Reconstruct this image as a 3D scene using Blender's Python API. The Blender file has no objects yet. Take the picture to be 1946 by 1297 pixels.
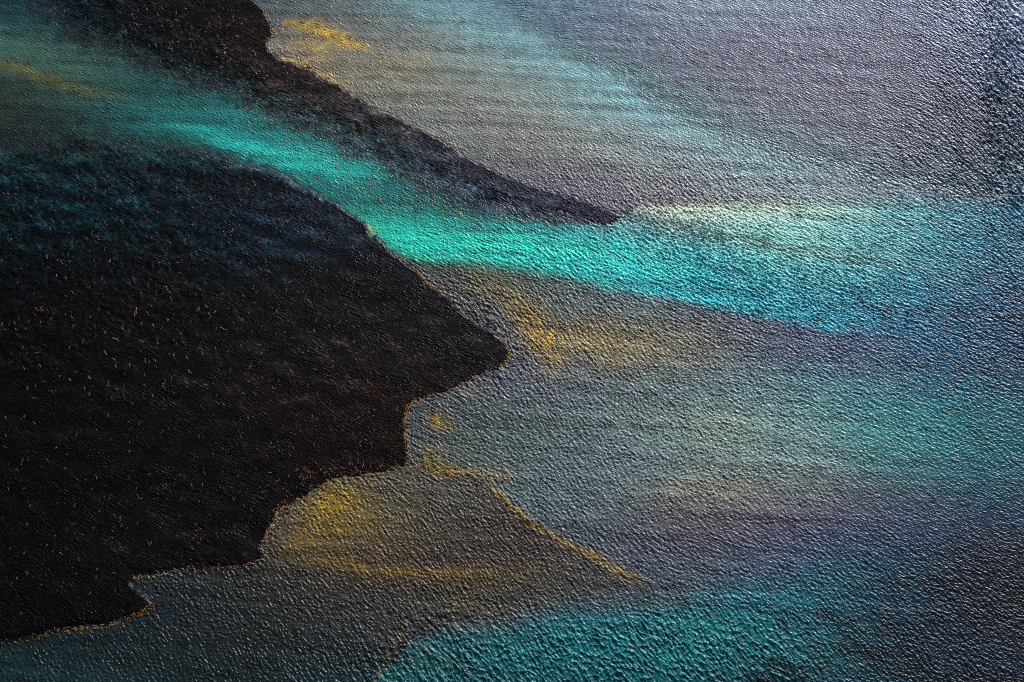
import bpy, math
import numpy as np

# ---------------------------------------------------------------- camera, sky, sun, exposure
scene = bpy.context.scene
CAM_H, TILT, HFOV = 101.0, math.radians(28.0), math.radians(35.0)
cam_data = bpy.data.cameras.new("camera"); cam = bpy.data.objects.new("camera", cam_data)
scene.collection.objects.link(cam); scene.camera = cam
cam.location = (0, 0, CAM_H); cam.rotation_euler = (TILT, 0, 0)
cam_data.angle = HFOV; cam_data.clip_start = 1.0; cam_data.clip_end = 20000.0

SUN_EL, SUN_AZ = math.radians(23.0), math.radians(27.0)      # azimuth from +Y towards +X
world = bpy.data.worlds.new("World"); scene.world = world; world.use_nodes = True
wn = world.node_tree.nodes; wn.clear()
sky = wn.new("ShaderNodeTexSky"); sky.sky_type = 'NISHITA'; sky.sun_disc = False
sky.sun_elevation = SUN_EL; sky.sun_rotation = SUN_AZ
sky.air_density = 1.0; sky.dust_density = 1.5
bg = wn.new("ShaderNodeBackground"); bg.inputs[1].default_value = 0.05
wo = wn.new("ShaderNodeOutputWorld")
world.node_tree.links.new(sky.outputs[0], bg.inputs[0]); world.node_tree.links.new(bg.outputs[0], wo.inputs[0])
sd = bpy.data.lights.new("sun", 'SUN'); sun = bpy.data.objects.new("sun", sd); scene.collection.objects.link(sun)
sd.energy = 5.0; sd.angle = math.radians(0.5); sd.color = (1.0, 0.975, 0.94)
sun.rotation_euler = (math.pi / 2 - SUN_EL, 0, -SUN_AZ + math.pi)
sun.location = (60, 80, 80)
scene.view_settings.view_transform = 'Standard'; scene.view_settings.look = 'None'
scene.view_settings.exposure = 0.7; scene.view_settings.gamma = 1.0
scene.cycles.use_denoising = False
scene.cycles.filter_width = 1.0
scene.cycles.transparent_max_bounces = 12

# ---------------------------------------------------------------- sediment and tide maps (numpy)
# All maps live on the ground plane.  U, V is a map grid: 1946 x 1297 map units cover the
# surveyed part of the delta, further out the values run on.
rng = np.random.default_rng(11)
MS = 4.0                                   # map cell in map units
MU0, MU1, MV0, MV1 = -520.0, 2480.0, -420.0, 1720.0
mu = np.arange(MU0, MU1, MS); mv = np.arange(MV0, MV1, MS)
MU, MV = np.meshgrid(mu, mv)

def fft_noise(shape, d, lam, bw=0.5, theta=None, sharp=8.0, seed=0):
    """band limited noise, wavelength lam (in units of d); theta = direction of the crests."""
    r = np.random.default_rng(seed)
    w = np.fft.rfft2(r.standard_normal(shape).astype(np.float32))
    ky = np.fft.fftfreq(shape[0], d)[:, None]; kx = np.fft.rfftfreq(shape[1], d)[None, :]
    k = np.sqrt(kx * kx + ky * ky) + 1e-9
    f = np.exp(-(np.log(k * lam) / bw) ** 2)
    if theta is not None:
        f = f * np.exp(-sharp * ((kx * math.cos(theta) + ky * math.sin(theta)) / k) ** 2)
    n = np.fft.irfft2(w * f, s=shape)
    return (n / n.std()).astype(np.float32)

def lin(c):
    c = np.asarray(c, dtype=np.float64) / 255.0
    return np.where(c <= 0.04045, c / 12.92, ((c + 0.055) / 1.055) ** 2.4)

def smooth01(t):
    t = np.clip(t, 0, 1); return t * t * (3 - 2 * t)

def seg_dist(pts, X, Y):
    """distance to a polyline whose points carry values; nearest values are interpolated."""
    best = np.full(X.shape, 1e12); val = np.zeros(X.shape + (max(1, len(pts[0]) - 2),))
    for a, b in zip(pts[:-1], pts[1:]):
        dx, dy = b[0] - a[0], b[1] - a[1]; L = dx * dx + dy * dy + 1e-9
        t = np.clip(((X - a[0]) * dx + (Y - a[1]) * dy) / L, 0, 1)
        d = (X - a[0] - t * dx) ** 2 + (Y - a[1] - t * dy) ** 2
        m = d < best; best[m] = d[m]
        for k in range(len(a) - 2):
            val[..., k][m] = (a[k + 2] + t * (b[k + 2] - a[k + 2]))[m]
    return np.sqrt(best), val

def inside(poly, X, Y):
    c = np.zeros(X.shape, bool); n = len(poly)
    for i in range(n):
        x0, y0 = poly[i][:2]; x1, y1 = poly[(i + 1) % n][:2]
        if y0 == y1: continue
        c ^= ((y0 > Y) != (y1 > Y)) & (X < (x1 - x0) * (Y - y0) / (y1 - y0) + x0)
    return c

def region(poly, X, Y):
    """signed distance (positive inside) and the softness written on the outline's points."""
    d, v = seg_dist(list(poly) + [poly[0]], X, Y)
    return np.where(inside(poly, X, Y), d, -d), v[..., 0]

W1 = fft_noise(MU.shape, MS, 230, 0.9, seed=1); W2 = fft_noise(MU.shape, MS, 230, 0.9, seed=2)
W5 = fft_noise(MU.shape, MS, 22, 0.6, seed=5); W6 = fft_noise(MU.shape, MS, 22, 0.6, seed=6)
W3 = fft_noise(MU.shape, MS, 60, 0.9, seed=3); W4 = fft_noise(MU.shape, MS, 60, 0.9, seed=4)
XU = MU + 2.6 * W1 + 1.0 * W3 + 1.0 * W5; XV = MV + 2.6 * W2 + 1.0 * W4 + 1.0 * W6          # slightly ragged outlines

def field(pts, su=85.0, sv=40.0, tilt=0.10):
    """smooth colour map through sample points (linear light)."""
    num = np.zeros(MU.shape + (3,)); den = np.zeros(MU.shape)
    for p in pts:
        c = lin(p[2:5]); dv = (XV - p[1]) - tilt * (XU - p[0])
        e = ((XU - p[0]) / su) ** 2 + (dv / sv) ** 2
        w = np.exp(-0.5 * e) + 3e-3 / (1 + e) ** 2
        num += w[..., None] * c; den += w
    return num / den[..., None]

def over(base, col, m):
    return base + (col - base) * m[..., None]

def stroke(base, rgb, pts, flat=False):
    """pts: x, y, radius, strength"""
    d, v = seg_dist(pts, XU, XV)
    m = v[..., 1] * np.exp(-(d / np.maximum(v[..., 0], 1)) ** 2)
    return over(base, lin(rgb), m)

# ---- outlines: x, y, softness
WEST_BANK = [(-700,330,102),(-300,300,102),(0,268,102),(130,262,76),(250,268,68),(350,276,51),(450,300,37),(510,322,27),(570,348,13),(640,385,10),
 (692,425,6),(700,446,5),(735,472,4),(770,494,3),(800,522,3),(815,545,3),(838,567,3),(870,590,3),(905,613,3),(938,635,3),(960,652,3),(971,670,3),(970,690,3),(952,704,3),
 (905,719,3),(860,737,3),(820,753,3),(790,763,3),(774,778,3),(767,800,3),(764,830,3),(768,852,3),(776,875,3),(766,888,3),
 (720,898,3),(665,905,3),(628,915,3),(603,930,3),(575,951,3),(547,965,3),(526,976,3),(516,995,3),(497,1016,3),(487,1036,3),(492,1056,4),(496,1066,4),
 (470,1074,9),(420,1080,13),(340,1088,13),(262,1096,10),(247,1106,10),(272,1126,12),(290,1150,9),(284,1164,9),(262,1170,10),(220,1180,12),(150,1192,13),(100,1208,16),(0,1226,22),
 (-300,1260,34),(-700,1290,34)]
NORTH_BANK = [(-200,-700,68),(-60,-200,68),(20,-60,68),(80,20,68),(160,80,68),(260,120,68),(340,155,64),(450,190,64),(560,240,64),(660,284,60),(760,330,62),(850,378,60),
 (930,402,50),(1010,418,38),(1080,425,30),(1140,428,10),(1170,422,7),(1186,411,4),(1150,400,4),(1110,386,4),(1060,371,4),(1000,349,4),(950,326,4),(900,301,4),(850,273,4),(800,247,4),(760,227,4),(700,196,4),
 (640,161,4),(592,136,4),(560,122,4),(530,108,4),(514,94,3),(511,80,3),(522,64,3),(518,46,3),(502,22,3),(478,0,4),(440,-60,5),(400,-200,10),(380,-700,10)]
EAST_BANK = [(700,-700,102),(840,-200,85),(930,-60,68),(965,20,57),(1040,75,57),(1120,115,57),(1200,165,51),(1280,215,51),(1340,250,51),(1420,275,51),(1500,300,51),(1600,330,57),(1700,352,57),
 (1800,368,51),(1880,375,37),(1908,360,10),(1904,330,5),(1893,290,5),(1890,250,5),(1895,215,5),(1884,170,5),(1880,130,5),(1888,90,5),(1890,50,5),(1878,0,5),(1868,-60,5),(1850,-200,10),(1850,-700,10)]
GOLD_EDGE = [(775,882),(830,893),(885,903),(912,912),(938,927),(960,945),(985,971),(1010,995),(1050,1021),(1100,1051),(1150,1080),(1200,1101),(1240,1109)]

def water_map():
    z0 = [(500,0,75,82,85),(650,10,84,93,94),(780,5,92,120,126),(880,10,102,140,150),(980,10,98,128,148),(1100,10,102,122,148),(1300,10,124,142,156),(1500,10,116,130,150),(1700,10,96,106,130),(1850,10,78,92,128),(1935,10,140,155,178),
     (700,90,114,110,100),(800,100,116,116,108),(900,90,122,140,136),(980,90,112,146,152),(1080,60,104,122,136),(1200,90,104,110,128),(1400,100,106,106,126),(1600,100,96,98,122),(1800,100,74,80,106),(1925,100,90,110,142),
     (650,130,120,112,94),(750,180,112,114,104),(900,200,124,124,116),(1030,170,126,134,130),(1130,160,108,148,150),(1200,200,108,154,160),(1300,180,98,100,118),(1450,200,108,110,128),(1650,200,92,96,116),(1820,200,68,72,96),(1925,200,60,74,92),
     (800,225,104,110,108),(900,280,104,106,106),(1050,280,122,122,118),(1200,280,126,134,130),(1330,268,120,158,160),(1450,270,100,110,130),(1600,280,100,104,120),(1800,300,82,86,104),(1925,300,56,70,88),
     (1000,330,84,86,94),(1130,365,94,92,104),(1250,340,112,110,116),(1350,355,128,122,128),(1420,315,112,146,150),(1520,335,108,142,150),(1500,372,132,130,130),(1650,350,98,120,132),(1800,350,74,90,106),(1925,370,32,78,96)]
    z1 = [(0,0,14,42,50),(40,40,18,55,64),(10,80,56,80,76),(100,110,56,82,74),(150,150,56,76,62),(0,190,46,50,44),(60,240,34,40,38),(-60,260,30,36,36),(100,220,32,48,48),(250,160,34,74,72),(250,200,34,80,78),(350,220,26,92,92),(350,262,30,90,86),(450,256,28,112,110),
     (550,290,28,130,126),(640,318,34,118,114),(720,330,38,100,102),(620,362,28,84,90),(800,350,26,66,76),(850,400,28,62,76),(950,395,28,56,74),(750,395,26,72,80),(1050,418,30,82,100),
     (1225,402,150,158,160),(1300,398,170,176,164),(1400,412,160,206,188),(1500,405,150,196,182),(1600,408,108,176,172),(1700,410,76,150,156),(1800,410,48,124,140),(1930,400,18,78,104),
     (720,436,30,180,150),(800,450,12,172,146),(950,462,16,172,156),(1100,472,26,182,172),(1200,480,28,176,176),(1300,500,40,180,184),(1400,505,66,186,188),(1500,470,118,190,178),(1600,470,96,172,168),(1700,480,54,142,154),(1850,480,28,104,126),(1940,470,10,72,100),
     (1180,445,30,140,150),(1300,545,34,158,166),(1450,560,30,144,160),(1600,590,26,118,142),(1600,535,46,142,154),(1750,570,14,92,120),(1900,550,6,56,86),(1750,630,18,80,108),(1900,640,6,48,78)]
    z2 = [(800,520,50,58,66),(850,560,62,66,68),(900,530,84,80,52),(900,580,66,66,66),(1000,550,76,88,80),(1100,570,70,86,90),(1250,590,72,92,104),(1400,630,78,82,98),(1550,655,68,76,104),(1700,680,58,76,104),(1850,680,20,68,92),(1940,700,8,52,78),
     (930,620,80,80,90),(985,690,82,82,96),(1150,650,112,104,78),(1300,650,104,102,90),(860,760,72,76,84),(800,790,60,60,70),
     (1000,740,86,92,96),(1200,740,84,98,104),(1400,740,88,112,120),(1600,740,64,112,120),(1800,740,20,90,106),(1930,760,12,74,92),
     (900,810,72,86,78),(1000,820,72,86,86),(1200,800,92,108,106),(1350,812,116,136,122),(1500,810,104,138,134),(1700,810,48,122,124),(1900,810,8,92,98),(790,850,66,66,62),
     (950,870,78,92,88),(1100,880,88,106,112),(1300,880,102,122,128),(1500,870,102,126,128),(1700,870,50,108,112),(1900,880,6,78,88),
     (1050,950,78,92,96),(1200,940,92,102,104),(1350,930,116,114,102),(1500,918,104,108,102),(1700,930,58,76,86),(1900,950,18,54,74),
     (1150,1020,68,72,80),(1300,1000,74,64,70),(1450,1000,74,62,82),(1600,990,66,60,86),(1750,1000,44,54,78),(1900,1030,8,34,52),
     (1250,1075,64,72,84),(1400,1070,60,74,92),(1550,1060,44,74,98),(1700,1060,18,60,82),(1900,1080,7,26,42)]
    z3 = [(540,980,70,66,64),(560,960,78,74,66),(630,960,112,98,38),(700,950,84,78,56),(800,920,78,76,70),(800,960,70,66,60),(900,940,72,66,60),(900,990,60,52,48),(570,1040,84,70,44),(700,1050,74,62,44),(850,1040,58,48,44),(1000,1060,58,46,42),(1100,1100,62,56,50),
     (700,1110,58,46,40),(900,1110,64,54,44),(500,1080,42,40,40),(350,1120,36,40,40),(500,1120,40,42,42),(650,1150,46,44,44),(450,1200,34,36,33),(600,1240,32,35,36),(300,1220,26,34,34),(100,1250,22,38,40),(50,1290,18,46,48),(250,1285,20,42,44),(450,1285,18,33,35),
     (650,1285,22,46,50),(330,1180,26,36,44),(1000,1140,60,62,58),(850,1160,62,60,50),(750,1180,50,50,52),(1150,1130,62,72,76)]
    z4 = [(1250,1150,42,84,94),(1400,1145,22,92,104),(1550,1140,16,78,92),(1700,1150,8,46,62),(1900,1150,4,20,34),(800,1225,42,76,78),(900,1215,26,90,92),(1050,1205,18,98,104),(1200,1200,12,100,106),(1350,1210,16,112,114),(1450,1230,16,104,106),(1500,1200,12,84,94),
     (1600,1240,7,44,54),(1750,1240,5,32,44),(1900,1250,5,32,46),(750,1290,16,82,82),(1000,1290,4,86,92),(1200,1290,4,90,96),(1350,1290,6,90,94),(1450,1295,8,40,48)]
    c = field(z2)
    P1 = [(-700,-700,20),(0,-600,20),(300,-50,20),(520,130,20),(800,280,20),(1000,370,14),(1190,412,8),(1230,396,9),(1300,388,11),(1400,387,13),(1650,384,20),(1800,380,35),(1946,350,40),(2700,300,40),
      (2700,760,30),(1946,690,40),(1800,666,30),(1700,650,22),(1550,622,14),(1400,592,11),(1250,562,11),(1120,537,14),(1000,512,16),(900,502,14),(790,493,10),(700,450,10),(400,500,20),(-700,900,20)]
    s, w = region(P1, XU, XV); m1 = smooth01(s / (2 * w) + 0.5)
    P0 = [(300,-700,20),(300,-50,20),(520,130,20),(800,280,20),(1000,370,14),(1190,410,8),(1230,394,9),(1300,388,11),(1400,387,13),(1650,384,20),(1800,380,35),(1946,350,40),(2700,300,40),(2700,-700,20)]
    s, w = region(P0, XU, XV); m0 = smooth01(s / (2 * w) + 0.5)
    c = over(c, field(z1), m1); c = over(c, field(z0), m0)
    P3 = [(600,860,8)] + [(x, y, 3 + 0.03 * max(0, x - 1080)) for x, y in GOLD_EDGE] + [(1300,1128,40),(1100,1148,30),(930,1180,26),(850,1196,22),(790,1215,10),(760,1245,6),(725,1280,6),(690,1330,8),(600,1700,20),(-700,1700,20),(-700,900,20)]
    s, w = region(P3, XU, XV); m3 = smooth01(s / (2 * w) + 0.5)
    P4 = [(725,1280,8),(760,1245,10),(790,1215,20),(850,1200,34),(930,1186,42),(1100,1160,44),(1240,1143,38),(1400,1116,34),(1520,1092,34),(1650,1070,40),(1946,1050,50),(2700,1000,50),(2700,1800,50),(600,1800,30)]
    s, w = region(P4, XU, XV); m4 = smooth01(s / (2 * w) + 0.5)
    c = over(c, field(z4), m4); c = over(c, field(z3), m3)
    # streaks of silt drawn out by the current
    c = stroke(c, (22,200,178), [(700,434,10,.5),(760,446,20,.7),(900,462,20,.7),(1040,474,22,.75),(1180,490,26,.5),(1300,512,30,.15)])
    c = stroke(c, (34,184,172), [(300,232,12,.12),(360,246,14,.3),(460,274,17,.65),(560,304,20,.85),(640,326,20,.6),(700,330,20,.4),(740,334,16,.1)])
    c = stroke(c, (98,96,50), [(-80,98,12,.6),(0,124,12,.6),(90,150,11,.55),(180,174,9,.4),(260,190,8,.0)])
    c = stroke(c, (64,98,86), [(-40,60,24,.8),(40,90,26,.6),(150,130,22,.3),(260,170,18,.0)])
    c = stroke(c, (96,128,118), [(1195,416,7,.6),(1280,432,9,.6),(1400,456,11,.55),(1500,474,12,.5),(1620,492,12,.45),(1780,510,12,.2)])
    c = stroke(c, (202,212,184), [(1215,402,9,.35),(1290,400,13,.5),(1400,402,15,.5),(1560,402,14,.35),(1700,402,12,.0)])
    c = stroke(c, (112,160,166), [(780,0,22,.2),(900,50,30,.35),(1010,92,26,.45),(1110,140,24,.6),(1200,195,20,.7),(1300,246,18,.5),(1400,292,18,.4),(1500,322,16,.3),(1600,345,16,.0)])
    c = stroke(c, (178,196,196), [(1390,525,22,.0),(1405,520,26,.25),(1420,515,22,.0)])
    for u_, v_, r_, a_ in ((1500,1275,30,.7),(1440,1292,22,.6),(1590,1180,24,.5),(1640,1235,30,.6),(1560,1225,16,.4),(1730,1200,34,.5),(1840,1120,40,.5),(1900,1220,36,.5),(1760,1285,30,.4)):
        c = stroke(c, (5,22,34), [(u_ - r_, v_ - r_ * .35, r_ * .6, a_), (u_ + r_, v_ + r_ * .4, r_ * .6, a_)])
    return c

def yellow_map():
    """where iron-yellow silt hangs in the water: strength 0..1"""
    m = np.zeros(MU.shape)
    for pts in (
        [(545,44,11,.6),(600,54,18,.85),(640,74,15,1.0),(695,92,8,.6)], [(575,80,26,.35),(612,90,24,.4),(640,92,14,.3)],
        [(540,112,8,.55),(590,132,8,.6),(640,158,6,.3),(700,192,5,.0)], [(600,110,26,.30),(640,120,20,.12)], [(680,130,20,.12),(780,128,26,.18),(850,126,18,.0)],
        [(905,530,26,.35),(955,560,26,.40),(1000,600,34,.85),(1040,650,42,.9),(1050,690,30,.6)], [(1050,640,40,.5),(1180,650,46,.3),(1300,650,40,.16),(1420,650,30,.0)],
        [(812,800,14,.6),(830,798,22,1.0),(850,800,14,.5)], [(800,882,12,.6),(832,892,20,.9),(870,896,12,.6),(920,905,14,.5),(960,905,22,.25)],
        [(810,860,16,.5),(850,870,20,.2)], [(880,748,12,.35),(940,738,10,.1)],
        [(590,985,24,.6),(640,955,30,.95),(690,945,20,.4)], [(560,1040,22,.5),(610,1000,34,.6),(680,990,30,.4),(760,990,30,.1)],
        [(590,1060,18,.45),(700,1080,13,.6),(830,1092,13,.6),(960,1092,18,.35),(1080,1095,20,.15)], [(870,1140,14,.3),(910,1130,12,.2)],
        [(930,922,5,.7),(960,945,6,.9),(1010,995,6,1.),(1050,1020,7,.9),(1110,1053,9,1.),(1180,1090,12,.8),(1215,1104,11,.5)],
        [(1180,398,5,.1),(1290,393,6,.12),(1480,391,6,.06)], [(1330,812,26,.10),(1420,812,26,.08)], [(1270,935,20,.15),(1400,930,20,.12)],
        [(0,118,9,.14),(120,158,8,.14),(200,178,8,.0)], [(770,1190,8,.3),(745,1240,6,.35),(720,1285,6,.3)], [(690,436,7,.9),(702,438,8,.7),(716,440,6,.1)],
    ):
        d, v = seg_dist(pts, XU, XV)
        m = np.maximum(m, v[..., 1] * np.exp(-(d / np.maximum(v[..., 0], 1)) ** 2))
    return m

def bank_map(wm):
    b1 = [(100,262,28,44,44),(50,320,18,42,46),(300,320,22,36,40),(200,410,14,36,42),(50,420,12,32,36),(450,350,22,28,34),(600,400,26,36,46),(650,435,36,42,50),(500,470,22,36,44),(750,500,23,23,27),(300,500,17,20,22),(100,500,9,14,16),(600,540,22,24,26),
     (600,600,27,24,24),(700,570,22,19,20),(800,620,32,27,33),(930,670,27,21,24),(700,650,37,30,31),(500,700,26,22,22),(200,650,15,15,15),(50,650,9,10,11),(350,620,17,17,17),(400,850,20,15,14),(650,850,25,16,13),(700,780,30,18,14),(600,740,32,23,21),
     (200,900,14,12,12),(50,950,9,9,9),(450,980,20,15,14),(250,1050,20,18,16),(400,1050,24,19,17),(150,1150,12,12,11),(50,1200,10,10,10),(50,1100,12,12,12)]
    b2 = [(80,10,16,38,44),(150,30,18,34,40),(250,60,18,22,25),(350,60,20,16,16),(480,90,42,28,25),(400,120,20,16,15),(500,40,26,20,19),(540,150,48,38,38),(450,180,34,38,42),(600,200,58,48,48),(700,240,60,50,51),(850,300,64,54,60),(950,350,60,56,70),
     (1050,388,54,54,72),(1130,404,62,58,76),(300,130,22,36,42),(600,250,46,58,66),(750,310,38,72,80),(520,20,28,22,20),(250,0,14,18,20),(400,-40,20,15,15),(900,395,34,58,72)]
    f = field(b1); g = field(b2)
    s, _ = region(EAST_BANK, MU, MV)
    out = np.where(((XV < 0.35 * XU + 160) & (XV < 450))[..., None], g, f)
    return np.where((s > -120)[..., None], wm, out)

# ---------------------------------------------------------------- ground plane <-> survey map
FMAP = 973.0 / math.tan(HFOV / 2)
CT, ST = math.cos(TILT), math.sin(TILT)
def to_map(x, y):
    dep = np.maximum(y * ST + CAM_H * CT, 20.0)
    return 973.0 + FMAP * x / dep, 648.5 - FMAP * (y * CT - CAM_H * ST) / dep
def to_ground(u, v):
    k = (648.5 - v) / FMAP
    y = CAM_H * (ST + k * CT) / (CT - k * ST)
    return (u - 973.0) / FMAP * (y * ST + CAM_H * CT), y
UNIT = (to_ground(974, 648.5)[0] - to_ground(973, 648.5)[0])       # metres per map unit, about 0.037

def sample(m, u, v):
    """bilinear look-up of a map"""
    fx = np.clip((u - MU0) / MS, 0, m.shape[1] - 1.001); fy = np.clip((v - MV0) / MS, 0, m.shape[0] - 1.001)
    ix = fx.astype(np.int32); iy = fy.astype(np.int32); fx = (fx - ix); fy = (fy - iy)
    if m.ndim == 3: fx = fx[..., None]; fy = fy[..., None]
    return ((m[iy, ix] * (1 - fx) + m[iy, ix + 1] * fx) * (1 - fy) + (m[iy + 1, ix] * (1 - fx) + m[iy + 1, ix + 1] * fx) * fy).astype(np.float32)

WM = water_map(); YM = yellow_map(); BM = bank_map(WM)
BANKS = {}
for key, poly in (("west", WEST_BANK), ("north", NORTH_BANK), ("east", EAST_BANK)):
    BANKS[key] = region(poly, XU, XV)

# ---------------------------------------------------------------- the fine grid
D = 0.036
GX = np.arange(-48.0, 48.0 + D / 2, D); GY = np.arange(25.5, 91.0 + D / 2, D)
X, Y = np.meshgrid(GX, GY); SH = X.shape
U, V = to_map(X, Y)
X = X.astype(np.float32); Y = Y.astype(np.float32)

# where: wavelength (map units), crest angle (degrees, clockwise from the right), directional 0..1, strength
RIPPLE = [(-100,100,7,25,.7,.7),(300,200,7,22,.7,.8),(600,300,8,30,.5,.9),(100,400,7,28,.5,.7),(750,440,8,20,.4,.8),(1000,470,9,35,.3,.9),(850,370,8,28,.5,.9),
 (600,30,8,35,.6,.8),(750,120,8,50,.5,.9),(900,60,6,10,.8,.6),(1000,100,6,12,.8,.55),(1150,170,7,25,.6,.7),(900,250,9,48,.5,1.0),(1100,300,10,45,.4,1.0),(1300,350,12,60,.2,1.1),(1300,230,7,28,.6,.7),
 (1400,80,7,28,.7,.75),(1650,150,7,28,.7,.75),(1650,300,9,32,.5,.9),(1800,80,7,30,.7,.8),(1925,60,15,62,.8,1.3),(1925,180,15,62,.8,1.3),(1930,300,14,60,.7,1.2),(1900,380,12,40,.5,1.1),
 (1200,410,10,48,.5,1.1),(1300,470,12,36,.8,1.2),(1450,500,13,34,.8,1.2),(1300,540,11,25,.3,1.1),(1600,450,10,30,.7,1.0),(1700,560,12,30,.5,1.1),(1900,560,12,40,.5,1.1),(1500,590,10,20,.1,1.0),
 (880,600,14,40,.95,1.2),(930,640,14,42,.95,1.2),(1000,640,14,50,.8,1.2),(980,700,13,60,.6,1.1),(1080,640,12,52,.4,1.1),(1200,700,12,50,.1,1.0),(1400,720,12,30,.0,1.0),(1700,720,10,20,.1,.9),
 (830,840,12,10,.6,.9),(900,800,11,45,.1,.9),(1100,800,12,45,.0,1.0),(1400,820,13,45,.0,1.1),(1800,800,11,45,.1,.8),(1100,950,13,50,.1,1.1),(1500,950,9,45,.1,.9),(1800,950,8,35,.3,.8),
 (560,1000,12,60,.2,1.0),(700,960,9,30,.2,.8),(640,930,13,70,.3,1.0),(950,930,14,48,.5,1.2),(1060,1020,11,45,.5,1.0),(800,1050,12,60,.3,1.0),(1000,1080,10,50,.3,.9),(850,1150,15,62,.5,1.2),(500,1100,12,60,.2,.9),
 (350,1180,11,60,.1,.8),(600,1200,12,60,.1,.8),(150,1270,10,60,.1,.7),(770,1240,16,62,.5,1.2),(1300,1070,10,35,.6,.9),(1000,1230,16,50,.0,1.2),(1300,1230,17,50,.1,1.2),(1500,1200,15,50,.3,1.1),(1750,1200,11,45,.6,1.0),(1900,1150,9,42,.6,.9),(1700,1060,10,40,.4,.9)]
def ripple_maps(pts, su=120.0, sv=80.0):
    num = np.zeros(MU.shape + (4,)); den = np.zeros(MU.shape)
    for p in pts:
        e = ((MU - p[0]) / su) ** 2 + ((MV - p[1]) / sv) ** 2
        w = np.exp(-0.5 * e) + 1e-3 / (1 + e) ** 2
        num += w[..., None] * np.array(p[2:6]); den += w
    return num / den[..., None]
RM = ripple_maps(RIPPLE)
_e = XU - np.interp(XV, [-700,0,50,90,130,170,215,250,290,330,370], [1850,1876,1888,1886,1878,1882,1892,1887,1890,1901,1918])
_k = (smooth01(_e / 8 + 0.5) * smooth01((430 - XV) / 60))[..., None]
RM = RM + (np.array([23.0, 62.0, 0.7, 1.25]) - RM) * _k                 # choppier open water east of the pale bank
_d2, _v2 = seg_dist([(1180,405,30,.6),(1290,430,60,.8),(1400,520,80,1.0),(1500,540,70,.6),(1650,540,80,.4)], XU, XV)
RM[..., 3] *= 1 + 0.6 * _v2[..., 1] * np.exp(-(_d2 / _v2[..., 0]) ** 2)
WIN = np.minimum(np.minimum(X - GX[0], GX[-1] - X), np.minimum(Y - GY[0], GY[-1] - Y))
WIN = np.clip(WIN / 1.5, 0, 1)                                     # waves die out to the rim of the fine grid

def unit_slope(f):
    """scale a relief so that its root mean square slope is one"""
    g = f[::3, :-1] - f[::3, 1:]; h = f[:-1, ::3] - f[1:, ::3]
    return f * (D / math.sqrt(float((g * g).mean() + (h * h).mean())))

def ripples(rm, seed, lams=(4.2, 6.6, 10.5), slope=0.56, fine=0.16, gusts=0.07):
    r = sample(rm, U, V); lam, ang, ani, amp = (r[..., k] for k in range(4)); lam = lam * (0.60 - 0.08 * np.clip(ani, 0, 1))
    ani = np.clip(0.18 + 0.85 * ani, 0, 1)
    out = np.zeros(SH, np.float32)
    angs = (5, 30, 55, 80)
    wl = [np.exp(-(np.log(lam / L) / 0.26) ** 2) for L in lams]; wl_n = np.sqrt(sum(w * w for w in wl)) + 1e-6
    wa = [np.exp(-((ang - a) / 16.0) ** 2) for a in angs]; wa_n = np.sqrt(sum(w * w for w in wa)) + 1e-6
    for i, L in enumerate(lams):
        n = fft_noise(SH, D, L * 2.3 * UNIT, 0.42, seed=seed + i) + 0.35 * fft_noise(SH, D, L * 1.1 * UNIT, 0.5, seed=seed + 40 + i)
        f = unit_slope(np.exp(-np.sqrt(n * n + 0.01) / 0.5)) * np.sqrt(1 - 0.75 * ani)     # thin crests meet in a net
        for j, a in enumerate(angs):
            g = fft_noise(SH, D, L * 1.5 * UNIT, 0.42, theta=-math.radians(a), sharp=11.0, seed=seed + 10 + 5 * i + j)
            g = unit_slope(np.exp(-np.sqrt((g - 0.5) ** 2 + 0.01) / 0.5))
            f = f + g * np.sqrt(0.15 + 0.85 * ani) * wa[j] / wa_n
        out += f * wl[i] / wl_n
    gust = 1 + gusts * fft_noise(SH, D, 3.2, 0.6, seed=seed + 80)
    tiny = unit_slope(fft_noise(SH, D, 3.8 * UNIT, 0.3, theta=-0.5, sharp=4.0, seed=seed + 90))
    return ((out * slope * amp + tiny * fine) * np.clip(gust, 0.45, 1.6) * WIN).astype(np.float32)

HW = ripples(RM, 100)

def shore_waves(lines, lam, reach, slope, seed):
    """wavelets that bend round and run in parallel with an edge, dying out away from it"""
    out = np.zeros(MU.shape); amp = np.zeros(MU.shape)
    d, v = seg_dist(lines, XU, XV)
    a = sample(d, U, V); k = sample(v[..., 0], U, V)
    n1 = fft_noise(SH, D, 46 * UNIT, 0.6, seed=seed); n2 = fft_noise(SH, D, 22 * UNIT, 0.6, seed=seed + 1)
    ph = a / lam + 0.45 * n1 + 0.16 * n2
    c = np.abs(np.mod(ph, 1.0) - 0.5) * 2
    crest = np.exp(-(c / 0.42) ** 1.3)
    env = k * np.exp(-(a / reach) ** 1.5) * smooth01(0.6 + 0.4 * n2)
    return (crest * env * lam * UNIT * slope * 0.33).astype(np.float32)
SHORE_W = [(700,446,.2),(770,494,.5),(815,545,.8),(870,590,1.1),(938,635,1.2),(960,652,1.2),(972,680,1.1),(952,704,.9),(905,719,.7),(860,737,.6),(820,753,.5),(790,763,.5),(767,800,.6),(768,852,.6),(776,875,.7),(766,888,.6),
 (720,898,.7),(665,905,.7),(628,915,.8),(603,930,.8),(575,951,.8),(547,965,.8),(526,976,.8),(516,995,.8),(487,1036,.8),(492,1056,.6),(470,1074,.4),(340,1088,.3),(262,1096,.2)]
GOLD_W = [(780,885,.6),(885,903,.8),(938,927,1.0),(985,971,1.0),(1050,1021,.9),(1150,1080,.6),(1240,1109,.2)]
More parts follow.
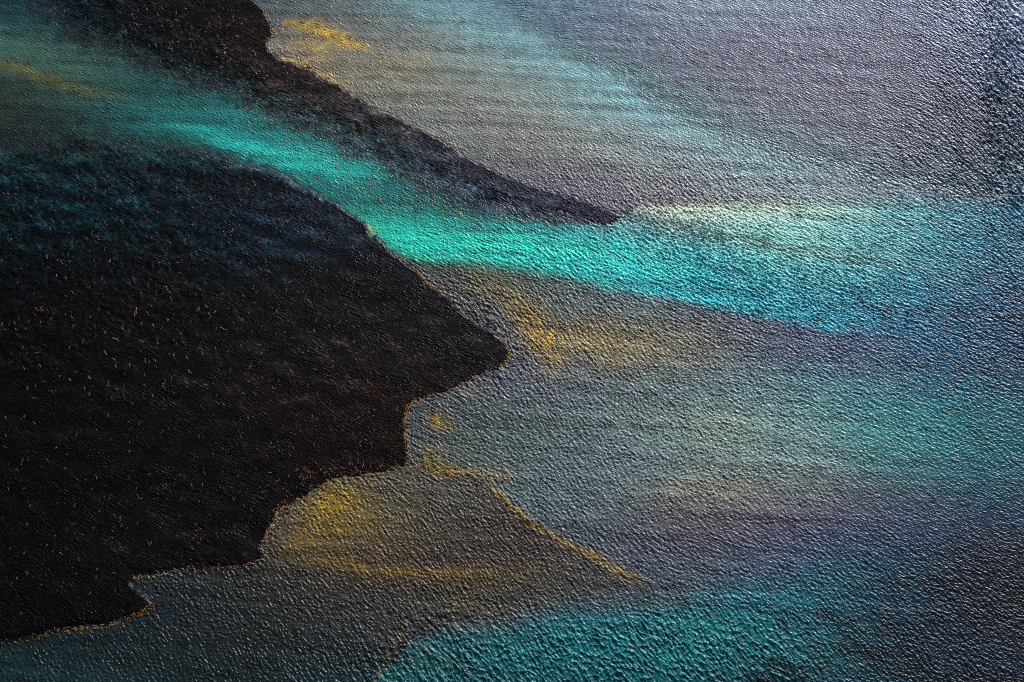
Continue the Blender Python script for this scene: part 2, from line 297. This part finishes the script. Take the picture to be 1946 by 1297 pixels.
NORTH_W = [(478,0,.3),(518,46,.6),(511,80,.9),(530,108,.9),(592,136,.9),(640,161,.7),(760,227,.5),(900,301,.4),(1060,371,.4),(1186,411,.7),(1260,396,.9),(1400,388,.6),(1560,385,.2)]
EAST_W = [(1878,-40,1.3),(1890,50,1.3),(1882,130,1.3),(1895,215,1.3),(1893,290,1.2),(1912,360,.9),(1925,410,.3)]
CORNER_W = [(725,1290,.6),(760,1245,.8),(790,1215,.9),(850,1165,.7),(900,1140,.3)]
HW = HW + WIN * (shore_waves(SHORE_W, 11.0, 55.0, 0.55, 400) + shore_waves(GOLD_W, 10.0, 20.0, 0.5, 410) + shore_waves(NORTH_W, 10.0, 26.0, 0.45, 420)
                 + shore_waves(EAST_W, 15.0, 30.0, 0.5, 430) + shore_waves(CORNER_W, 14.0, 28.0, 0.5, 440))
BRM = ripple_maps([(-200,300,6,28,.5,.8),(300,600,6,30,.35,.7),(300,1000,7,35,.25,.8),(800,650,6.5,35,.5,.8),(900,680,7,38,.6,.8),(650,850,6,30,.3,.8),(150,1150,8,40,.1,.9),(500,300,7,30,.5,.8),
    (350,60,6,28,.5,.8),(500,150,7,32,.6,.9),(800,280,8,34,.8,1.0),(1080,390,8,36,.8,1.0),(700,320,7,28,.5,1.0),(1300,150,7,28,.6,.9),(1700,100,7,28,.6,.9),(1600,300,8,32,.5,1.0),(1850,200,8,40,.6,1.)], 200, 120)
HB = ripples(BRM, 300, lams=(4.2, 6.0, 9.0), slope=0.44, fine=0.24, gusts=0.2)

# ---------------------------------------------------------------- levels (metres, still water = 0)
def bank_level(u, v, key, fine=None):
    s = sample(BANKS[key][0], u, v); w = sample(BANKS[key][1], u, v)
    rise = smooth01(s / (2 * w) + 0.5)
    z = -0.15 + 0.21 * rise + 0.03 * smooth01((s - w) / 60.0)
    return s, w, z
LOCAL = {}
TURB = np.ones(SH, np.float32); HIDE = np.zeros(SH, bool)
undul = 0.5 * fft_noise(SH, D, 2.6, 0.7, seed=61) + 0.35 * fft_noise(SH, D, 0.8, 0.6, seed=62)
for key in BANKS:
    s, w, z = bank_level(U, V, key)
    z = z + (0.008 if key == 'east' else 0.018) * undul * np.clip(w / 30, 0.15, 1.3)
    LOCAL[key] = (s, w, z)
    near = np.clip(-(z) / 0.13, 0, 1)                                # depth of water above the bank
    TURB = np.minimum(TURB, smooth01(near * 0.97 + 0.03))
    HIDE |= (z > 0.055) & (s > w + 3)
TURB = (0.80 * TURB ** 1.6).astype(np.float32)

# ---------------------------------------------------------------- mesh and material helpers
def mesh_from(name, co, faces, smooth=True, colors=None, floats=None):
    me = bpy.data.meshes.new(name)
    me.vertices.add(len(co)); me.vertices.foreach_set("co", np.ascontiguousarray(co, np.float32).ravel())
    nv = faces.shape[1]
    me.loops.add(faces.size); me.loops.foreach_set("vertex_index", np.ascontiguousarray(faces, np.int32).ravel())
    me.polygons.add(len(faces)); me.polygons.foreach_set("loop_start", np.arange(0, faces.size, nv, dtype=np.int32))
    me.update(calc_edges=False)
    me.polygons.foreach_set("use_smooth", np.full(len(faces), smooth))
    for n, c in (colors or {}).items():
        at = me.attributes.new(n, 'FLOAT_COLOR', 'POINT')
        at.data.foreach_set("color", np.concatenate([c, np.ones((len(c), 1))], 1).astype(np.float32).ravel())
    for n, c in (floats or {}).items():
        at = me.attributes.new(n, 'FLOAT', 'POINT'); at.data.foreach_set("value", np.ascontiguousarray(c, np.float32).ravel())
    me.update()
    return me

def grid_faces(shape, keep=None):
    idx = np.arange(shape[0] * shape[1], dtype=np.int32).reshape(shape)
    f = np.stack([idx[:-1, :-1], idx[:-1, 1:], idx[1:, 1:], idx[1:, :-1]], -1)
    return f[keep] if keep is not None else f.reshape(-1, 4)

def compact(co, faces, *attrs):
    used = np.zeros(len(co), bool); used[faces.ravel()] = True
    new = np.cumsum(used) - 1
    return co[used], new[faces], [a[used] for a in attrs]

def link(name, me, mat, kind, label, cat, group=None):
    o = bpy.data.objects.new(name, me); scene.collection.objects.link(o); me.materials.append(mat)
    o["kind"] = kind; o["label"] = label; o["category"] = cat
    if group: o["group"] = group
    return o

def new_mat(name):
    m = bpy.data.materials.new(name); m.use_nodes = True
    nt = m.node_tree; nt.nodes.clear()
    return m, nt, nt.nodes.new("ShaderNodeOutputMaterial")

def ripple_bump(nt, scale, dist, strength=1.0):
    """finest wrinkles, below the size of the mesh"""
    tc = nt.nodes.new("ShaderNodeTexCoord"); mp = nt.nodes.new("ShaderNodeMapping")
    mp.inputs["Rotation"].default_value = (0, 0, math.radians(30)); mp.inputs["Scale"].default_value = (0.55, 1.3, 1)
    nz = nt.nodes.new("ShaderNodeTexNoise"); nz.inputs["Scale"].default_value = scale; nz.inputs["Detail"].default_value = 1.0
    bp = nt.nodes.new("ShaderNodeBump"); bp.inputs["Distance"].default_value = dist; bp.inputs["Strength"].default_value = strength
    nt.links.new(tc.outputs["Object"], mp.inputs[0]); nt.links.new(mp.outputs[0], nz.inputs[0]); nt.links.new(nz.outputs[0], bp.inputs["Height"])
    return bp

def water_material():
    m, nt, out = new_mat("glacial_water")
    L = nt.links.new; N = nt.nodes.new
    bp = ripple_bump(nt, 8.0, 0.006)
    at = N("ShaderNodeAttribute"); at.attribute_name = "silt"; tb = N("ShaderNodeAttribute"); tb.attribute_name = "turbidity"
    df = N("ShaderNodeBsdfDiffuse"); L(at.outputs["Color"], df.inputs[0]); L(bp.outputs[0], df.inputs["Normal"])
    tr = N("ShaderNodeBsdfTransparent"); tr.inputs[0].default_value = (0.90, 0.97, 0.97, 1)
    mx = N("ShaderNodeMixShader"); L(tb.outputs["Fac"], mx.inputs[0]); L(tr.outputs[0], mx.inputs[1]); L(df.outputs[0], mx.inputs[2])
    gl = N("ShaderNodeBsdfGlossy"); gl.inputs["Roughness"].default_value = WATER_ROUGH; L(bp.outputs[0], gl.inputs["Normal"])
    fr = N("ShaderNodeFresnel"); L(bp.outputs[0], fr.inputs["Normal"])
    ge = N("ShaderNodeNewGeometry"); mr = N("ShaderNodeMapRange")      # seen from below the film is as clear as from above
    mr.inputs["To Min"].default_value = 1.333; mr.inputs["To Max"].default_value = 1 / 1.333
    L(ge.outputs["Backfacing"], mr.inputs["Value"]); L(mr.outputs[0], fr.inputs[0])
    m2 = N("ShaderNodeMixShader"); L(fr.outputs[0], m2.inputs[0]); L(mx.outputs[0], m2.inputs[1]); L(gl.outputs[0], m2.inputs[2])
    L(m2.outputs[0], out.inputs[0])
    return m

def wet_material(name, attr, rough, bump_scale, bump_dist, ior=1.4, wet=1.0):
    m, nt, out = new_mat(name)
    L = nt.links.new; N = nt.nodes.new
    at = N("ShaderNodeAttribute"); at.attribute_name = attr
    bp = ripple_bump(nt, bump_scale, bump_dist)
    df = N("ShaderNodeBsdfDiffuse"); L(at.outputs["Color"], df.inputs[0]); L(bp.outputs[0], df.inputs["Normal"])
    gl = N("ShaderNodeBsdfGlossy"); gl.inputs["Roughness"].default_value = rough; L(bp.outputs[0], gl.inputs["Normal"])
    fr = N("ShaderNodeFresnel"); fr.inputs[0].default_value = ior; L(bp.outputs[0], fr.inputs["Normal"])
    wt = N("ShaderNodeMath"); wt.operation = 'MULTIPLY'; wt.inputs[1].default_value = wet; L(fr.outputs[0], wt.inputs[0])
    m2 = N("ShaderNodeMixShader"); L(wt.outputs[0], m2.inputs[0]); L(df.outputs[0], m2.inputs[1]); L(gl.outputs[0], m2.inputs[2])
    L(m2.outputs[0], out.inputs[0])
    return m
WATER_ROUGH, MUD_ROUGH = 0.40, 0.38
MAT_WATER = water_material()
MAT_MUD = wet_material("wet_silt", "silt", MUD_ROUGH, 9.0, 0.010, 1.333, 0.45)
MAT_FILM = wet_material("silt_under_film_of_water", "silt", 0.40, 8.0, 0.006, 1.333, 1.0)
MAT_BED = wet_material("submerged_silt", "silt", 0.9, 2.0, 0.03)
MAT_ALGAE = wet_material("yellow_algae", "silt", 0.7, 20.0, 0.004)

# ---------------------------------------------------------------- silt colours on the fine grid
K_WATER, K_BANK, VEIL = 1.14, 1.25, np.array([0.008, 0.006, 0.006])
def under(c):
    return c - np.minimum(VEIL, 0.45 * c)                        # what the sheen of the surface adds anyway
yn = fft_noise(SH, D, 7 * UNIT, 0.5, seed=71); yl = fft_noise(SH, D, 26 * UNIT, 0.6, seed=72)
cw = sample(WM, U, V)
ys = sample(YM, U, V)
yf = np.clip(ys * (0.35 + 0.95 * smooth01(0.5 + 0.34 * yn + 0.2 * yl + 0.5 * (ys - 0.5))), 0, 1)
yc = lin((205, 160, 4)) * np.clip(0.75 + 0.5 * (yl * 0.3 + 0.2), 0.4, 1.3)[..., None]
# yellow is scaled by the brightness of the water colour around it
lum = cw.mean(-1, keepdims=True)
cw = cw + (yc * np.clip(lum / 0.13, 0.35, 1.25) - cw) * (0.72 * yf)[..., None]
strk = fft_noise(SH, D, 34 * UNIT, 0.55, theta=-0.06, sharp=60.0, seed=78) + 0.7 * fft_noise(SH, D, 90 * UNIT, 0.6, theta=-0.10, sharp=60.0, seed=79)   # silt drawn out down-current
mott = 1 + 0.10 * strk + 0.08 * fft_noise(SH, D, 60 * UNIT, 0.7, seed=73) + 0.06 * fft_noise(SH, D, 14 * UNIT, 0.7, seed=74)
cw = np.clip(cw * np.clip(mott, 0.5, 1.6)[..., None], 0.0004, 1)
cb = sample(BM, U, V)
m2 = fft_noise(SH, D, 70 * UNIT, 0.8, theta=-0.3, sharp=1.5, seed=75); m3 = fft_noise(SH, D, 18 * UNIT, 0.7, seed=76); m4 = fft_noise(SH, D, 8 * UNIT, 0.5, theta=-0.6, sharp=3.0, seed=77)  # finest grain paints the glinting ripple threads into the bank colour
for key in ("west", "north"):                                       # silt settles where the banks slope off gently
    s, w, z = LOCAL[key]
    k = smooth01((1.3 * w - s) / (1.8 * w + 1)) * np.clip((w - 14) / 30, 0, 1) * (s > -1.3 * w)
    cb = cb + (0.5 * sample(WM, U, V) + 0.3 * cb - cb) * (0.45 * k)[..., None]
cb = np.clip(cb * np.exp(0.36 * m2 + 0.28 * m3 + 0.32 * m4 - 0.12)[..., None], 0.0004, 1)

# ---------------------------------------------------------------- outer sheets reaching the horizon
def outer_ring(z, step=6.0):
    """four aprons round the fine grid, out to several kilometres, one mesh part"""
    far = [GX[0] - d for d in (6000, 2500, 1000, 400, 160, 90, 60, 40, 25, 14, 6)]
    xs = np.array(far + list(np.linspace(GX[0], GX[-1], 17)) + [GX[-1] + d for d in (6, 14, 25, 40, 60, 90, 160, 400, 1000, 2500, 6000)])
    fy = [GY[0] - d for d in (6000, 2500, 1000, 400, 160, 90, 60, 40, 25, 14, 6)]
    ys_ = np.array(fy + list(np.linspace(GY[0], GY[-1], 13)) + [GY[-1] + d for d in (6, 14, 25, 40, 60, 90, 160, 400, 1000, 2500, 6000)])
    a, b = np.meshgrid(xs, ys_)
    cx = (a[:-1, :-1] + a[1:, 1:]) / 2; cy = (b[:-1, :-1] + b[1:, 1:]) / 2
    keep = ~((cx > GX[0]) & (cx < GX[-1]) & (cy > GY[0]) & (cy < GY[-1]))
    co = np.stack([a, b, np.full(a.shape, z)], -1).reshape(-1, 3).astype(np.float32)
    return compact(co, grid_faces(a.shape, keep))[:2]

def joined(co, f, attrs, ring, ring_attrs):
    rc, rf = ring
    return np.concatenate([co, rc]), np.concatenate([f, rf + len(co)]), [np.concatenate([a, b]) for a, b in zip(attrs, ring_attrs)]

# ---------------------------------------------------------------- water
norm = (TURB + (1 - TURB) ** 2 * 0.8)[..., None]
cellhide = HIDE[:-1, :-1] & HIDE[1:, 1:] & HIDE[:-1, 1:] & HIDE[1:, :-1]
SUN_LEAN = 0.35                                                      # crests skewed towards the sun, shaped to catch light as thin bright threads
co = np.stack([X + SUN_LEAN * math.sin(SUN_AZ) * HW, Y + SUN_LEAN * math.cos(SUN_AZ) * HW, HW], -1).reshape(-1, 3)
ring = outer_ring(0.0); ru, rv = to_map(ring[0][:, 0], ring[0][:, 1])
co, f, (ca, ta) = compact(co, grid_faces(SH, ~cellhide), (under(cw) / K_WATER / np.clip(norm, 0.7, 1)).reshape(-1, 3), TURB.ravel())
co, f, (ca, ta) = joined(co, f, (ca, ta), ring, (under(sample(WM, ru, rv)) / K_WATER, np.full(len(ru), 0.8)))
link("water", mesh_from("water", co, f, True, {"silt": ca}, {"turbidity": ta}), MAT_WATER, "structure",
     "rippled silty turquoise and grey water of the shallow delta", "water")

# ---------------------------------------------------------------- seabed
BD = 0.3
bx = np.arange(GX[0], GX[-1] + 0.01, (GX[-1] - GX[0]) / 320); by = np.arange(GY[0], GY[-1] + 0.01, (GY[-1] - GY[0]) / 218)
BX, BY = np.meshgrid(bx, by); bu, bv = to_map(BX, BY)
bn = fft_noise(BX.shape, BD, 5.0, 0.7, seed=91); bn2 = fft_noise(BX.shape, BD, 1.6, 0.5, seed=92)
bz = -0.75 + 0.12 * bn + 0.05 * bn2
bcol = np.clip(sample(WM, bu, bv) * np.exp(0.25 * bn + 0.25 * bn2)[..., None], 0.001, 1)
co = np.stack([BX, BY, bz], -1).reshape(-1, 3)
ring = outer_ring(-0.8); ru, rv = to_map(ring[0][:, 0], ring[0][:, 1])
co, f, (ca,) = joined(co, grid_faces(BX.shape), (bcol.reshape(-1, 3),), ring, (sample(WM, ru, rv),))
link("seabed", mesh_from("seabed", co, f, True, {"silt": ca}), MAT_BED, "structure",
     "silt bed seen dimly through the shallow turquoise water", "seabed")

# ---------------------------------------------------------------- mud banks
BANK_TEXT = {"west": ("broad near-black mudbank with ochre flecks filling the lower left of the delta", 1.0),
             "north": ("dark brown mudbank tongue narrowing to a point between the grey water and the turquoise channel", 1.0),
             "east": ("pale purple-grey mudbank at the upper right, edged by white wavelets", 1.0)}
bank_top = {}
for key, (s, w, z) in LOCAL.items():
    keep = (s > -(w * 1.05 + 6))
    foot = smooth01((s + w * 1.05 + 6) / 6.0)
    edge = smooth01(np.clip((s + 2) / 8.0, 0, 1))
    zz = z * foot - 0.5 * (1 - foot) + (HW if key == "east" else HB * (0.4 + 0.6 * edge))
    bank_top[key] = zz
    kc = keep[:-1, :-1] & keep[1:, 1:] & keep[:-1, 1:] & keep[1:, :-1]
    co = np.stack([X, Y, zz], -1).reshape(-1, 3)
    co, f, (ca,) = compact(co, grid_faces(SH, kc), (under(cw if key == "east" else cb) / K_BANK).reshape(-1, 3))
    link("mudbank", mesh_from("mudbank", co, f, True, {"silt": ca}), MAT_FILM if key == "east" else MAT_MUD, "structure", BANK_TEXT[key][0], "mudbank", "mudbanks of the delta")

# ---------------------------------------------------------------- algae: clumps along the shore and strands adrift
class Clumps:
    """flat ragged mats a centimetre or two thick"""
    def __init__(self): self.co = []; self.f = []; self.c = []; self.n = 0; self.gain = 1.0
    def add(self, u, v, length, width, ang, rgb, key=None, lift=0.012):
        k = 9
        t = np.arange(k) / k * 2 * math.pi
        r = 1 + rng.normal(0, 0.22, k)
        px = np.cos(t) * length * 0.5 * r; py = np.sin(t) * width * 0.5 * r
        py = py + 0.25 * width * np.sin(px / max(length, .1) * 5 + rng.uniform(0, 6))
        ca_, sa_ = math.cos(ang), math.sin(ang)
        uu = u + px * ca_ - py * sa_; vv = v + px * sa_ + py * ca_
        gx, gy = to_ground(uu, vv); cx, cy = to_ground(u, v)
        iy = int(np.clip((cy - GY[0]) / D, 2, SH[0] - 3)); ix = int(np.clip((cx - GX[0]) / D, 2, SH[1] - 3))
        z = HW[iy - 1:iy + 2, ix - 1:ix + 2].max()
        if key: z = max(z, bank_top[key][iy - 1:iy + 2, ix - 1:ix + 2].max())
        ring_ = np.stack([gx, gy, np.full(k, z - 0.004)], -1)
        top = np.stack([cx + (gx - cx) * 0.6, cy + (gy - cy) * 0.6, z + lift * rng.uniform(0.5, 1.2, k)], -1)
        self.co += [ring_, top, np.array([[cx, cy, z + lift * 1.1]])]
        b = self.n
        for i in range(k):
            j = (i + 1) % k
            self.f += [(b + i, b + k + j, b + k + i), (b + i, b + j, b + k + j), (b + k + i, b + k + j, b + 2 * k)]
        c = lin(rgb) * rng.uniform(0.25, 0.9) * self.gain
        self.c.append(np.repeat(np.clip(c, 0, 1)[None], 2 * k + 1, 0)); self.n += 2 * k + 1
    def build(self, name, label, cat):
        co = np.concatenate(self.co); fc = np.array(self.f, np.int32)[:, ::-1]
        link(name, mesh_from(name, co, fc, False, {"silt": np.concatenate(self.c)}), MAT_ALGAE, "stuff", label, cat)

def along(pts):
    """pts: u, v, density, width -> stations every map unit"""
    for a, b in zip(pts[:-1], pts[1:]):
        n = max(1, int(math.hypot(b[0] - a[0], b[1] - a[1])))
        an = math.atan2(b[1] - a[1], b[0] - a[0])
        for i in range(n):
            t = i / n; yield [a[k] + t * (b[k] - a[k]) for k in range(4)] + [an]

bank_warp = np.stack([XU - MU, XV - MV], -1)
def unwarp(u, v):
    w_ = sample(bank_warp, np.array([u]), np.array([v]))[0]; return u - w_[0], v - w_[1]

shore = Clumps(); shore.gain = 1.1
OCHRE = [(178, 118, 24), (160, 96, 20), (190, 140, 40), (150, 104, 60), (186, 150, 110)]
for line in ([(735,472,.15,2),(770,494,.3,2.5),(800,522,.7,4),(815,545,.9,4),(838,567,.6,3),(870,590,.3,2),(905,613,.25,2),(938,635,.3,2),(960,652,.4,2),(971,672,.8,4),(969,690,.8,4),(952,704,.5,3),(905,719,.5,4),(860,737,.55,4),(820,753,.6,4),(790,763,1.0,6),(774,778,1.3,8),(767,800,1.4,8),(764,830,1.2,7),(768,852,1.0,6),(777,875,.8,7),(766,888,.5,4),
              (720,898,.5,3),(665,905,.7,4),(628,915,.9,5),(603,930,.7,5),(575,951,.5,5),(547,965,.6,4),(526,974,1.0,7),(516,995,.8,5),(497,1016,.5,5),(487,1036,.4,4),(492,1056,.3,3),(496,1066,.3,3),(420,1080,.3,4),(340,1088,.3,4),(247,1100,.5,5)],
             [(290,1152,.8,6),(270,1168,.7,6),(220,1180,.5,7),(150,1195,.6,8),(100,1205,.3,8),(0,1226,.1,8)],
             [(500,20,.15,2),(517,44,.5,3),(524,62,.9,5),(514,72,.4,3),(512,82,.1,3)],
             [(540,116,.2,3),(600,142,.25,3),(700,196,.12,3),(850,272,.08,3)]):
    for u, v, dens, wd, an in along(line):
        for _ in range(rng.poisson(dens * 1.5)):
            a, b = unwarp(u, v)
            off = rng.normal(-0.8, wd * 0.38)
            k = OCHRE[rng.integers(0, 3 if rng.random() < .8 else 5)]
            shore.add(a - math.sin(an) * off, b + math.cos(an) * off, rng.uniform(1.6, 4.5), rng.uniform(0.7, 1.5), an + rng.normal(0, .5), k, "west" if v > 300 else "north")
shore.build("shoreline_algae", "ochre band of algae washed along the edge of the dark mudbank", "algae")

drift = Clumps()
def scatter(n, poly, key, rgbs, lmin, lmax, ang=1.35, spread=.5, chain=.5):
    us = [p[0] for p in poly]; vs = [p[1] for p in poly]; c = 0
    while c < n:
        u = rng.uniform(min(us), max(us)); v = rng.uniform(min(vs), max(vs))
        if not inside(poly, np.array([u]), np.array([v]))[0]: continue
        c += 1; a = ang + rng.normal(0, spread); m = 1 + (rng.poisson(chain) if rng.random() < .5 else 0)
        rgb = rgbs[rng.integers(0, len(rgbs))]
        for _ in range(m + 1):
            L_ = rng.uniform(lmin, lmax)
            drift.add(u, v, L_, L_ * rng.uniform(.3, .5), a, rgb, key)
            u += math.cos(a) * L_ * .8 + rng.normal(0, 1.0); v += math.sin(a) * L_ * .8 + rng.normal(0, 1.0); a += rng.normal(0, .4)
wp = [(-60,340),(450,320),(600,380),(690,450),(800,540),(930,650),(780,740),(750,870),(600,900),(500,990),(450,1050),(250,1090),(240,1160),(-60,1200)]
scatter(480, wp, "west", [(120,84,14),(104,66,14),(96,82,12),(120,74,34)], 2.0, 4.2)
scatter(60, [(60,480),(420,560),(420,760),(60,760)], "west", [(150,104,10),(128,72,12)], 2.6, 5.2, chain=1)
scatter(60, [(560,880),(760,880),(560,940),(500,1000)], "west", [(150,84,30),(120,70,24)], 2.0, 4.0)
scatter(170, [(120,20),(450,10),(520,110),(620,200),(900,330),(1100,410),(800,330),(500,200),(330,130)], "north", [(140,96,20),(120,84,50),(110,70,24)], 2.0, 4.0)
scatter(22, [(640,300),(780,310),(1000,400),(1080,425),(760,405),(700,400),(600,340)], "north", [(170,150,24),(150,140,40),(160,120,30)], 3.0, 6.0, chain=1.2)
scatter(60, [(450,190),(700,290),(1000,405),(1060,430),(720,410),(480,300)], "north", [(160,146,50),(140,120,60),(150,100,40)], 2.2, 4.6, chain=.8)
scatter(110, [(1050,60),(1860,20),(1880,350),(1500,300),(1250,190)], "east", [(170,130,90),(150,110,80),(180,150,70)], 2.2, 4.2)
scatter(26, [(1480,1180),(1700,1060),(1930,1060),(1930,1290),(1560,1290)], None, [(110,76,36),(90,70,30),(104,60,30)], 3.5, 7.0, ang=1.0, spread=.3, chain=1.5)
scatter(12, [(1300,1160),(1500,1150),(1500,1290),(1250,1290)], None, [(110,120,40),(96,110,50)], 3.5, 7.0, ang=1.0, spread=.3, chain=1.0)
scatter(14, [(1500,540),(1900,540),(1900,640),(1750,640)], None, [(120,90,60),(110,80,50)], 2.6, 5.0, ang=1.1, spread=.3)
drift.build("floating_algae", "small ochre and yellow strands of algae strewn over mudbanks and water", "algae")
